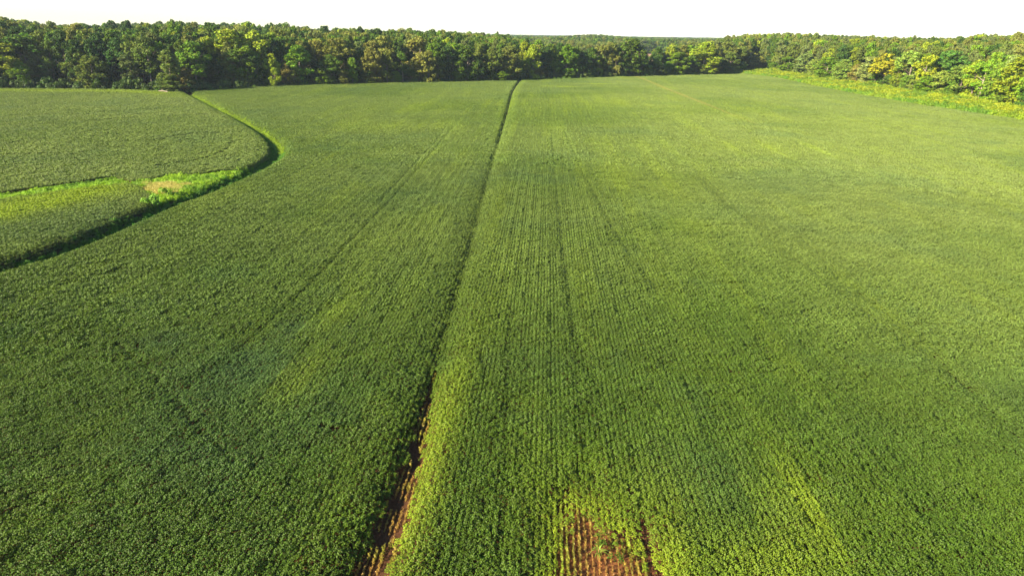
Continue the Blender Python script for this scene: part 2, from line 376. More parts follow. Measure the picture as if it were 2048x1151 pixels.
    grey = .03+.30*sm(fbm(P, 45, 7, 2), .3, .6)*sm(P[:, 1], 30, 110)+.38*sm(P[:, 1], 42, 150)+.30*sm(P[:, 0], 5, 60)*sm(P[:, 1], 25, 70)  # paler with distance and to the right: grazing view and sun hotspot painted in
    if region == 'upper': grey += .35; yel *= .35
    if region == 'lower':
        grey += .2; dl = seg_dist(P, line([(-300, 470), (0, 432), (120, 402), (190, 387)]))[0]
        wy = np.exp(-(dl/6.5)**2); yel = np.minimum(yel+1.3*wy*(.5+v2), 1.0)
    if region == 'upper':
        dl = seg_dist(P, line([(-300, 182), (0, 187), (250, 187), (330, 190)]))[0]; yel += .8*np.exp(-(dl/6)**2)
    yel = np.clip(yel, 0, 1.3); blue = np.clip(blue, 0, 1); 
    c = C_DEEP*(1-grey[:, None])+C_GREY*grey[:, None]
    c = c+(C_BLUE-c)*(blue*.36)[:, None]
    c = c+(C_YEL-c)*np.clip(yel, 0, 1)[:, None]*.95
    c = c+(C_GOLD-c)*np.clip(yel-1.0, 0, .6)[:, None]
    c = c+(np.array([.30, .24, .07])-c)*tan[:, None]
    c *= (.88+.24*noise(P, 2.3, 6, 6))[:, None]
    return hs, c, bare
def lod(r): return np.where(r < 78, 0, np.where(r < 170, 1, 2))
crop_edges = [furrow, ditch, gap_r, crack]
def make_crop(region, poly, ang, name, label, tanrows=None):
    """rows run along the direction ang (from +Y); whole tiles inside, single plants along edges and gaps"""
    tiles, plants = MESH0 if ang == 0 else crop_meshes(ang)
    ca_, sa = math.cos(ang), math.sin(ang); RM = np.array([[ca_, -sa], [sa, ca_]])     # local -> world
    loc = poly@RM
    x0, y0 = loc.min(0); x1, y1 = loc.max(0)
    gx = np.arange(math.floor(x0/TS), math.ceil(x1/TS)+1); gy = np.arange(math.floor(y0/TS), math.ceil(y1/TS)+1)
    A, B = np.meshgrid(gx, gy); T = np.column_stack([A.ravel()*TS, B.ravel()*TS]); W = T@RM.T
    # keep what the camera (with a margin) can see
    az = np.degrees(np.arctan2(W[:, 0], W[:, 1])); r = np.hypot(W[:, 0], W[:, 1])
    k = (np.abs(az+2.5) < 44) & (r > 22) & (W[:, 1] > 20); T = T[k]; W = W[k]; r = r[k]
    corners = [W+np.array(c)@RM.T for c in ((-TS/2, -TS/2), (TS/2, -TS/2), (TS/2, TS/2), (-TS/2, TS/2))]
    ic = np.array([inside(c, poly) for c in corners]); allin = ic.all(0); anyin = ic.any(0)
    near = np.zeros(len(W), bool)
    near |= seg_dist(W, furrow)[0] < 4.2; near |= seg_dist(W, ditch)[0] < 4.5
    near |= (seg_dist(W, gap_r)[0] < 1.6) | (seg_dist(W, crack)[0] < 1.5) | (seg_dist(W, crack2)[0] < 1.3)
    near |= inside(W, P_bare) | (seg_dist(W, np.vstack([P_bare, P_bare[:1]]))[0] < 3.6)
    for t in trams+[track_tan]: near |= (seg_dist(W, t)[0] < 1.5) & (r < 260)
    whole = allin & ~near; mixed = anyin & ~whole
    Pw = W[whole]; rw = r[whole]
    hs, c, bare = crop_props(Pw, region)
    if tanrows:
        for t in tanrows: hs *= 1-.30*(seg_dist(Pw, t)[0] < .7)
    # single plants
    off = np.array([((i-1.5)*ROW, -TS/2+(j+.5)*.253) for i in range(4) for j in range(6)])
    Pm = (T[mixed][:, None, :]+off[None]).reshape(-1, 2)+rng.normal(0, .03, (mixed.sum()*24, 2)); Wm = Pm@RM.T
    ki = inside(Wm, poly); Wm = Wm[ki]
    hs2, c2, bare2 = crop_props(Wm, region); rm = np.hypot(Wm[:, 0], Wm[:, 1])
    bareP = Wm[(bare2 > 0)]
    kk = hs2 > .05; Wm = Wm[kk]; hs2 = hs2[kk]; c2 = c2[kk]; rm = rm[kk]
    # assemble
    var = []; pts = []; rot = []; scl = []; tint = []; idx = []; base = 0
    lw = lod(rw+rng.normal(0, 5, len(rw))); lm = lod(rm+rng.normal(0, 5, len(rm)))
    zw = ground_h(Pw); zm = ground_h(Wm)
    eps = .5
    gxw = (ground_h(Pw+[eps, 0])-ground_h(Pw-[eps, 0]))/(2*eps); gyw = (ground_h(Pw+[0, eps])-ground_h(Pw-[0, eps]))/(2*eps)
    for l in (0, 1, 2):
        m = lw == l
        if m.any():
            n = m.sum(); flip = np.zeros(n)
            pts.append(np.column_stack([Pw[m], zw[m]])); rz = ang+flip*math.pi
            # lean the tile with the slope it stands on
            gx_, gy_ = gxw[m], gyw[m]; cz, sz = np.cos(rz), np.sin(rz)
            lx = gx_*cz+gy_*sz; ly = -gx_*sz+gy_*cz
            rot.append(np.column_stack([np.arctan(ly), -np.arctan(lx), rz]))
            h = hs[m]*rng.uniform(.93, 1.07, n); scl.append(np.column_stack([np.full(n, 1.03), np.full(n, 1.03), h]))
            tint.append(c[m]); idx.append(base+rng.integers(0, len(tiles[l]), n))
        var += tiles[l]; base += len(tiles[l])
        m = lm == l
        if m.any():
            n = m.sum(); pts.append(np.column_stack([Wm[m], zm[m]]))
            rot.append(np.column_stack([rng.normal(0, .08, (n, 2)), ang+rng.normal(0, .35, n)]))
            h = hs2[m]*rng.uniform(.85, 1.12, n); w_ = np.clip(.55+.5*h, .6, 1.05)
            scl.append(np.column_stack([w_, w_, h])); tint.append(c2[m]); idx.append(base+rng.integers(0, len(plants[l]), n))
        var += plants[l]; base += len(plants[l])
    pts = np.vstack(pts)
    print('CROP', region, len(pts), 'instances', whole.sum(), 'tiles')
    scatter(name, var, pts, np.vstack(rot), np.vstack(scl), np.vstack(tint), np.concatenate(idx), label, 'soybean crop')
    return bareP
b1 = make_crop('right', P_main_r, 0.0, 'soybean_crop', 'soybean crop right of the long centre furrow, with the bare patch at the front', None)
b2 = make_crop('left', P_main_l, 0.0, 'soybean_crop', 'darker soybean crop between the centre furrow and the curved ditch', None)
v = at(420, 229)-at(0, 252)
angU = math.atan2(v[1], v[0])-math.pi/2
make_crop('upper', P_upper, angU, 'soybean_crop', 'grey-green soybean field at upper left inside the curve of the ditch', rows_upper)
v = at(240, 452)-at(0, 541); angL = math.atan2(v[1], v[0])-math.pi/2
make_crop('lower', P_lower, angL, 'soybean_crop', 'small wedge of soybeans at the left edge between weedy strip and ditch', None)

# stunted dry rows and sprouts in the bare patches
def stunted(k, n, size, h):
    g = np.random.default_rng(300+k)
    C = np.column_stack([g.normal(0, .035, n), g.uniform(-.14, .14, n), g.uniform(.05, h, n)])
    V, F = leaves(C, g.normal(0, .6, (n, 3))+[0, 0, 1], size, seed=k)
    st = []; 
    for q in range(5):
        x, y = g.normal(0, .03), g.uniform(-.12, .12); a, b = g.normal(0, .05, 2)
        st.append([(x-.012, y, 0), (x+.012, y, 0), (x+a, y+b, h*1.1)])
    SV = np.array(st).reshape(-1, 3); SF = np.arange(len(SV)).reshape(-1, 3)+len(V)
    return mesh_obj('stunted_plant', np.vstack([V, SV]), np.vstack([F, SF]), M_weed, link=False)
st_var = [stunted(k, 16, .07, .30) for k in range(6)]+[stunted(10+k, 30, .085, .5) for k in range(4)]
bp = np.vstack([b1, b2]) if len(b2) else b1
if len(bp):
    keep = rng.random(len(bp)) < .94
    fz = noise(bp, 2.0, 3, 3); infur = seg_dist(bp, furrow)[0] < 3
    # every other row along the furrow died off
    keep &= ~(infur & (noise(np.column_stack([bp[:, 0]*2, bp[:, 1]*.5]), .9, 8, 8) < .40))
    bp = bp[keep]; infur = infur[keep]; n = len(bp)
    d0 = seg_dist(bp, np.vstack([P_bare, P_bare[:1]]))[0]
    lush = np.clip(1-d0/2.2, 0, 1)*.9+.35*noise(bp, .8, 1, 7)+.75*infur*noise(bp, .7, 4, 2)
    t = np.array([.34, .15, .05])[None]*(1-lush[:, None])+np.array([.20, .24, .02])[None]*lush[:, None]
    t *= rng.uniform(.7, 1.25, n)[:, None]
    idx = np.where(lush > .55, 6+rng.integers(0, 4, n), rng.integers(0, 6, n))
    s = rng.uniform(.6, 1.15, n)
    scatter('stunted_soybean', st_var, np.column_stack([bp, ground_h(bp)]), np.column_stack([np.zeros((n, 2)), rng.integers(0, 2, n)*math.pi]),
            np.column_stack([s, np.ones(n), s]), t, idx, 'stunted yellow and dry soybean rows standing on the bare brown soil', 'soybean plants')

# ------------------------------------------------------------------ weeds and grass
def tuft(name, k, n, h, r, w, mat=M_weed):
    """a tuft of bent blades"""
    g = np.random.default_rng(500+k); V = []; F = []
    for q in range(n):
        a = g.uniform(0, 2*math.pi); rr = r*math.sqrt(g.random())*.5; x, y = rr*math.cos(a), rr*math.sin(a)
        hh = h*g.uniform(.55, 1.1); l = g.uniform(.15, .6)*hh; b = a+g.normal(0, .6); dx, dy = math.cos(b), math.sin(b); px, py = -dy*w/2, dx*w/2; i = len(V)
        V += [(x-px, y-py, 0), (x+px, y+py, 0), (x+dx*l*.35+px*.8, y+dy*l*.35+py*.8, hh*.65), (x+dx*l*.35-px*.8, y+dy*l*.35-py*.8, hh*.65), (x+dx*l, y+dy*l, hh)]
        F += [(i, i+1, i+2), (i, i+2, i+3), (i+3, i+2, i+4)]
    return mesh_obj(name, V, F, mat, link=False)
def clump(name, k, nl, n, rx, h, size, mat=M_weed, link=False, z0=0.0):
    """a broad-leaved clump: lobes of leaves"""
    g = np.random.default_rng(700+k); Cs = []; Ns = []
    for q in range(nl):
        a = g.uniform(0, 2*math.pi); rr = rx*.75*math.sqrt(g.random()); lr = rx*g.uniform(.28, .5); cz = z0+h*g.uniform(.25, 1)*(1-.35*(rr/rx)**2)-lr*.7
        d = g.normal(size=(n, 3)); d[:, 2] = np.abs(d[:, 2])*1.0-.35; d /= np.linalg.norm(d, axis=1, keepdims=True)
        Cs.append(np.array([rr*math.cos(a), rr*math.sin(a), max(cz, lr*.4)])+d*lr*g.uniform(.75, 1.05, (n, 1))); Ns.append(d+g.normal(0, .45, (n, 3)))
    C = np.vstack(Cs); C[:, 2] = np.maximum(C[:, 2], .05)
    V, F = leaves(C, np.vstack(Ns), size, seed=k); return mesh_obj(name, V, F, mat, link=link)
grass_v = [tuft('grass_tuft', k, 60, .65, 1.1, .035) for k in range(5)]
weedc_v = [clump('weed_clump', k, 14, 30, .85, .85, .125) for k in range(5)]
tall_v = [clump('weed_clump', 20+k, 13, 34, 1.5, 2.3, .30) for k in range(6)]
C_LIME = np.array([.27, .40, .015]); C_WG = np.array([.08, .19, .015]); C_TAN = np.array([.42, .36, .10])
def jitter_grid(poly, step):
    x0, y0 = poly.min(0); x1, y1 = poly.max(0)
    A, B = np.meshgrid(np.arange(x0, x1, step), np.arange(y0, y1, step)); P = np.column_stack([A.ravel(), B.ravel()])
    P += rng.uniform(-.5, .5, P.shape)*step
    return P[inside(P, poly)]
def put(name, P, var, s0, s1, c, label, cat, sz=1.0):
    n = len(P); s = rng.uniform(s0, s1, n)
    scatter(name, var, np.column_stack([P, ground_h(P)]), np.column_stack([np.zeros((n, 2)), rng.uniform(0, 6.28, n)]),
            np.column_stack([s, s, s*sz*rng.uniform(.8, 1.2, n)]), c, rng.integers(0, len(var), n), label, cat)
# weedy strips by the ditch
def wet_colour(P):
    k = fbm(P, 5, 1, 1)[:, None]; c = C_WG*(1-k)+C_LIME*k*1.15
    return c*rng.uniform(.8, 1.2, (len(P), 1))
P = jitter_grid(P_wet_a, .75); P = P[P[:, 0] > -180]
put('weed_strip', P, weedc_v+grass_v, .45, 1.1, wet_colour(P)*1.1, 'bright lime-green weeds in a strip between the two left-hand soybean fields', 'weeds', .8)
P = jitter_grid(P_wet_b, .7); tan_in = inside(P+rng.normal(0, .9, P.shape), P_tan); d_ = seg_dist(P, ditch)[0]; P2 = P[tan_in]; P = P[~tan_in]
c_ = wet_colour(P); low = seg_dist(P, ditch)[0] < 2.2; c_[low] = C_WG*.9
put('weed_strip', P, weedc_v+grass_v+grass_v[:3], .5, 1.15, c_, 'yellow-green weeds round the tan grass at the mouth of the ditch', 'weeds')
P2 = np.vstack([P2+rng.normal(0, .5, P2.shape) for _ in range(4)]); n = len(P2)
put('dry_grass', P2, grass_v, .8, 1.2, C_TAN*rng.uniform(.75, 1.15, (n, 1)), 'patch of tan dry grass beside the ditch at left', 'dry grass')
# ditch banks
seg = []
s_all = np.linspace(0, 1, 2600)
cum = np.concatenate([[0], np.cumsum(np.hypot(*np.diff(ditch, axis=0).T))]); S = s_all*cum[-1]
DX = np.column_stack([np.interp(S, cum, ditch[:, 0]), np.interp(S, cum, ditch[:, 1])]); TG = np.gradient(DX, axis=0); TG /= np.linalg.norm(TG, axis=1, keepdims=True)
NR = np.column_stack([TG[:, 1], -TG[:, 0]])      # right of the direction (the direction runs towards the camera side)
Pd = []; Cd = []
for q in range(9):
    off = rng.normal(0, 1, len(DX))*1.15; o_ = DX+NR*off[:, None]
    side = off < 0           # bank on the open side of the big field
    farp = DX[:, 1] > at(556, 300)[1]
    cc = np.where((side[:, None]) & farp[:, None], C_LIME*.75, C_WG*1.15)*rng.uniform(.6, 1.3, (len(DX), 1))
    keepq = (np.abs(off) > .5) | (rng.random(len(DX)) < .35)
    keepq &= ~((noise(DX, 9, 2, q) < .42) & ~farp & (off > 0)); keepq &= rng.random(len(DX)) < .8
    Pd.append(o_[keepq]); Cd.append(cc[keepq])
Pd = np.vstack(Pd); Cd = np.vstack(Cd); kk = np.abs(np.degrees(np.arctan2(Pd[:, 0], Pd[:, 1]))) < 50
Pd = Pd[kk]; Cd = Cd[kk]
put('ditch_grass', Pd, grass_v+weedc_v[:2], .45, .9, Cd, 'green grass growing on the banks of the curved ditch', 'grass')
# tall yellow-green weeds between the field and the right-hand wood
wood_r = line([(1488, 141), (1520, 140), (1570, 149), (1650, 161), (1765, 174), (1812, 185), (1885, 189), (1955, 201), (2000, 210), (2048, 219), (2300, 255), (2700, 325)])
P_strip = np.vstack([edge_right, wood_r[::-1]])
P = jitter_grid(P_strip, 1.25); P = P[np.abs(np.degrees(np.arctan2(P[:, 0], P[:, 1]))+2.5) < 46]
k = sm(fbm(P, 6, 4, 4), .25, .75)[:, None]; c = np.array([.12, .22, .015])*(1-k)+np.array([.30, .34, .012])*k
e = seg_dist(P, edge_right)[0]; c[e < 4] = c[e < 4]*.6+np.array([.10, .26, .02])*.4
print('STRIP', len(P))
put('tall_weeds', P, tall_v+tall_v+weedc_v, .45, 1.25, c*rng.uniform(.8, 1.15, (len(P), 1)), 'tall yellow-green weeds in the long strip between field and right-hand wood', 'weeds')
# grassy margin at the foot of the left wood
P = []
for a, b in zip(edge_far[:-1], edge_far[1:]):
    n = int(np.hypot(*(b-a))/.5); t = rng.random(n)[:, None]; d = (b-a)/np.hypot(*(b-a)); nn = np.array([-d[1], d[0]]); wd = 9 if b[0] < at(390, 186)[0]+1 else 3.0
    P.append(a+(b-a)*t+nn*rng.uniform(-1.0, wd, n)[:, None])
P = np.vstack(P); k = fbm(P, 12, 9, 4)[:, None]
put('margin_weeds', P, tall_v[:3]+weedc_v, .4, .9, (np.array([.05, .11, .015])*(1-k)+np.array([.12, .21, .02])*k)*rng.uniform(.7, 1.2, (len(P), 1)),
    'low green weeds along the foot of the far wood', 'weeds')

P = []
for E, lo_, hi_ in ((edge_far, 1.5, 12), (wood_r, -1, 9)):
    for a, b in zip(E[:-1], E[1:]):
        n = int(np.hypot(*(b-a))/.8); t = rng.random(n)[:, None]; d = (b-a)/np.hypot(*(b-a)); nn = np.array([-d[1], d[0]])
        P.append(a+(b-a)*t+nn*rng.uniform(lo_, hi_, n)[:, None])
P = np.vstack(P); k = noise(P, 7, 9, 14)[:, None]
k = k*(.25+.75*sm(P[:, 0], -60, 120))[:, None]
put('undergrowth', P, tall_v, .8, 2.3, (np.array([.038, .080, .010])*(1-k)+np.array([.15, .20, .02])*k)*rng.uniform(.7, 1.2, (len(P), 1)),
    'shrubby undergrowth filling the foot of the woods between the trunks', 'undergrowth', 1.1)

# ------------------------------------------------------------------ trees
def tube(pts, radii, sides=6):
    V = []; F = []
    pts = np.array(pts, float)
    for i, (p, r) in enumerate(zip(pts, radii)):
        d = pts[min(i+1, len(pts)-1)]-pts[max(i-1, 0)]; d /= np.linalg.norm(d)
        u = np.cross(d, [0, 1, .01]); u /= np.linalg.norm(u); w = np.cross(d, u)
        for s in range(sides):
            a = 2*math.pi*s/sides; V.append(p+r*(math.cos(a)*u+math.sin(a)*w))
    for i in range(len(pts)-1):
        for s in range(sides):
            a = i*sides+s; b = i*sides+(s+1) % sides; F += [(a, b, b+sides), (a, b+sides, a+sides)]
    return V, F
def crown_profile(style, z):
    """radius factor against height 0..1"""
    if style == 'round': return math.sqrt(max(0, 1-((z-.58)/.44)**2)) if z > .14 else 0
    if style == 'full': return (1-((z-.45)/.58)**2 if z > .45 else .72+.28*z/.45) if z < 1.02 else 0
    if style == 'column': return (max(0, 1-max(0, (z-.6)/.42)**2))*(.75+.4*min(z, .6))
    if style == 'open': return math.sqrt(max(0, 1-((z-.66)/.36)**2)) if z > .3 else 0
    return 1
def make_crown(style, k, nl, nleaf, size):
    """unit tree: height 1 (x 24 m), radius .5; made at 24 m so that the leaves keep their size"""
    g = np.random.default_rng(900+k); Cs = []; Ns = []; H = 24.0; Rr = 5.5
    boughs = []; tries = 0
    nb = max(6, nl//4)
    while len(boughs) < nb and tries < 3000:
        tries += 1
        z = g.uniform(.05 if style in ('full', 'column') else .26, .9); rf = crown_profile(style, z)
        if rf <= .15: continue
        a = g.uniform(0, 2*math.pi); br = Rr*g.uniform(.30, .50)*(.75 if style == 'column' else 1)
        rr = max(0, Rr*rf*g.uniform(.75, 1.12)-br*.9)
        c = np.array([rr*math.cos(a), rr*math.sin(a), z*H])
        if any(np.linalg.norm((c-c2)*[1, 1, .75]) < .55*min(br, b2) for c2, b2 in boughs): continue
        boughs.append((c, br))
    boughs.append((np.array([g.normal(0, .4), g.normal(0, .4), H*.90]), Rr*.34)); lobes = []
    for c, br in boughs:
        n = int(8+4*g.random()) if nleaf > 30 else 4
        el = g.uniform(.85, 1.35)
        for q in range(n):
            d = g.normal(size=3); d /= np.linalg.norm(d); d[2] = d[2]*.8+.15
            lobes.append((c+d*br*.78*np.array([1, 1, el]), br*g.uniform(.24, .52)))
    for c, lr in lobes:
        n = max(10, int(nleaf*(lr/(Rr*.17))**1.6)); d = g.normal(size=(n, 3)); d[:, 2] += .15; d /= np.linalg.norm(d, axis=1, keepdims=True)
        out = c*[1, 1, 0]; nrm = np.linalg.norm(out)
        if nrm > 0: d = d+out/nrm*.3; d /= np.linalg.norm(d, axis=1, keepdims=True)
        Cs.append(c+d*(lr*g.uniform(.7, 1.2, n))[:, None]); Ns.append(d+g.normal(0, .5, (n, 3)))
    C = np.vstack(Cs); C[:, 2] = np.clip(C[:, 2], .1, None); V, F = leaves(C, np.vstack(Ns), size, asp=1.2, seed=k)
    me = mesh_obj('crown', V, F, M_tree, link=False); me.data['z'] = 1
    return me
def make_trunk(style, k, mat):
    g = np.random.default_rng(1300+k); V = []; F = []
    def add(p, r):
        v, f = tube(p, r); b = len(V); V.extend(v); F.extend([tuple(i+b for i in t) for t in f])
    x, y = g.normal(0, .3, 2); add([(0, 0, -.5), (0, 0, .4), (x*.4, y*.4, 5), (x, y, 11), (x*1.6, y*1.6, 18)], [.62, .42, .34, .25, .08])
    for q in range(7):
        z = g.uniform(5.5, 14); a = g.uniform(0, 6.28); l = g.uniform(3.2, 5); f = z/11
        add([(x*f, y*f, z), (x*f+math.cos(a)*l*.5, y*f+math.sin(a)*l*.5, z+l*.55), (x*f+math.cos(a)*l, y*f+math.sin(a)*l, z+l*1.0)], [.17, .11, .03])
    return mesh_obj('trunk', V, F, mat, link=False)
STY = ['round', 'full', 'column', 'open']
crowns = {}; trunks = {}
for si, s_ in enumerate(STY):
    nv = {'round': 5, 'full': 6, 'column': 2, 'open': 2}[s_]
    crowns[s_] = [make_crown(s_, si*20+k, {'round': 74, 'full': 100, 'column': 60, 'open': 44}[s_], 34, .60) for k in range(nv)]
    trunks[s_] = [make_trunk(s_, si*20+k, M_bark) for k in range(nv)]
trunks['pale'] = [make_trunk('open', 90+k, M_palebark) for k in range(3)]

PAL = {'yellow': ((.20, .25, .016), 'yellow-green'), 'bright': ((.110, .19, .012), 'bright green'), 'mid': ((.070, .122, .012), 'mid green'),
       'dark': ((.040, .080, .012), 'dark green'), 'olive': ((.100, .135, .020), 'olive'), 'tan': ((.150, .165, .030), 'tan-olive'), 'gold': ((.27, .29, .016), 'golden yellow'),
       'brown': ((.145, .130, .028), 'brownish'), 'grey': ((.110, .140, .036), 'grey-green')}
SHAPE = {'round': 'round-crowned', 'full': 'leafy to the ground', 'column': 'narrow columnar', 'open': 'open-crowned'}
tree_rec = []
def tree(x, y, h, w, colour, style, rank, pale=False):
    z = float(ground_h(np.array([[x, y]]))[0])
    k = random.randrange(len(crowns[style])); rz = random.uniform(0, 6.28)
    root = empty('tree', (x, y, z), rz); sx = w/10.4; sz = h/24.0
    # first use of a mesh is linked itself, later ones are copies that share it
    c = crowns[style][k].copy(); col.objects.link(c); c.parent = root; c.scale = (sx*random.uniform(.9, 1.1), sx*random.uniform(.9, 1.1), sz)
    t = random.choice(trunks['pale']).copy() if pale else trunks[style][k].copy()
    col.objects.link(t); t.parent = root; t.scale = (max(.7, sx), max(.7, sx), sz)
    b = np.array(PAL[colour][0])*(1.0+{'gold': 0, 'yellow': 0, 'bright': .3, 'brown': .3}.get(colour, .9)*sm(to_px(x, y, z)[0], 1300, 1800))*random.uniform(.85, 1.15)*np.array([random.uniform(.9, 1.12), 1, 1])  # brighter towards the right: strong sun on that wood painted into the tint
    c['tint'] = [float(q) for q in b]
    px, py = to_px(x, y, z+h*.7)
    tree_rec.append(dict(o=root, px=px, py=py, colour=colour, style=style, rank=rank, xy=(x, y), h=h, pale=pale))
    return root
def tree_px(px, base, top, w, colour, style='full', back=0.0, pale=False):
    """a tree standing at a ground point, its height and width taken in metres from its distance"""
    p = at(px, base); d = np.hypot(*p)
    if back: p = p*(1+back/d)
    depth = -(CR.T @ np.array([p[0], p[1], -CAM_H]))[2]
    z = float(ground_h(p[None])[0])
    # height such that the top lies on the sight line through (px, top)
    dr = ray(px, top); t = np.hypot(*p)/np.hypot(dr[0], dr[1]); h = CAM_H+dr[2]*t-z
    tree(p[0], p[1], max(3, h), w*depth/FPX, colour, style, 0 if back < 10 else 1, pale)
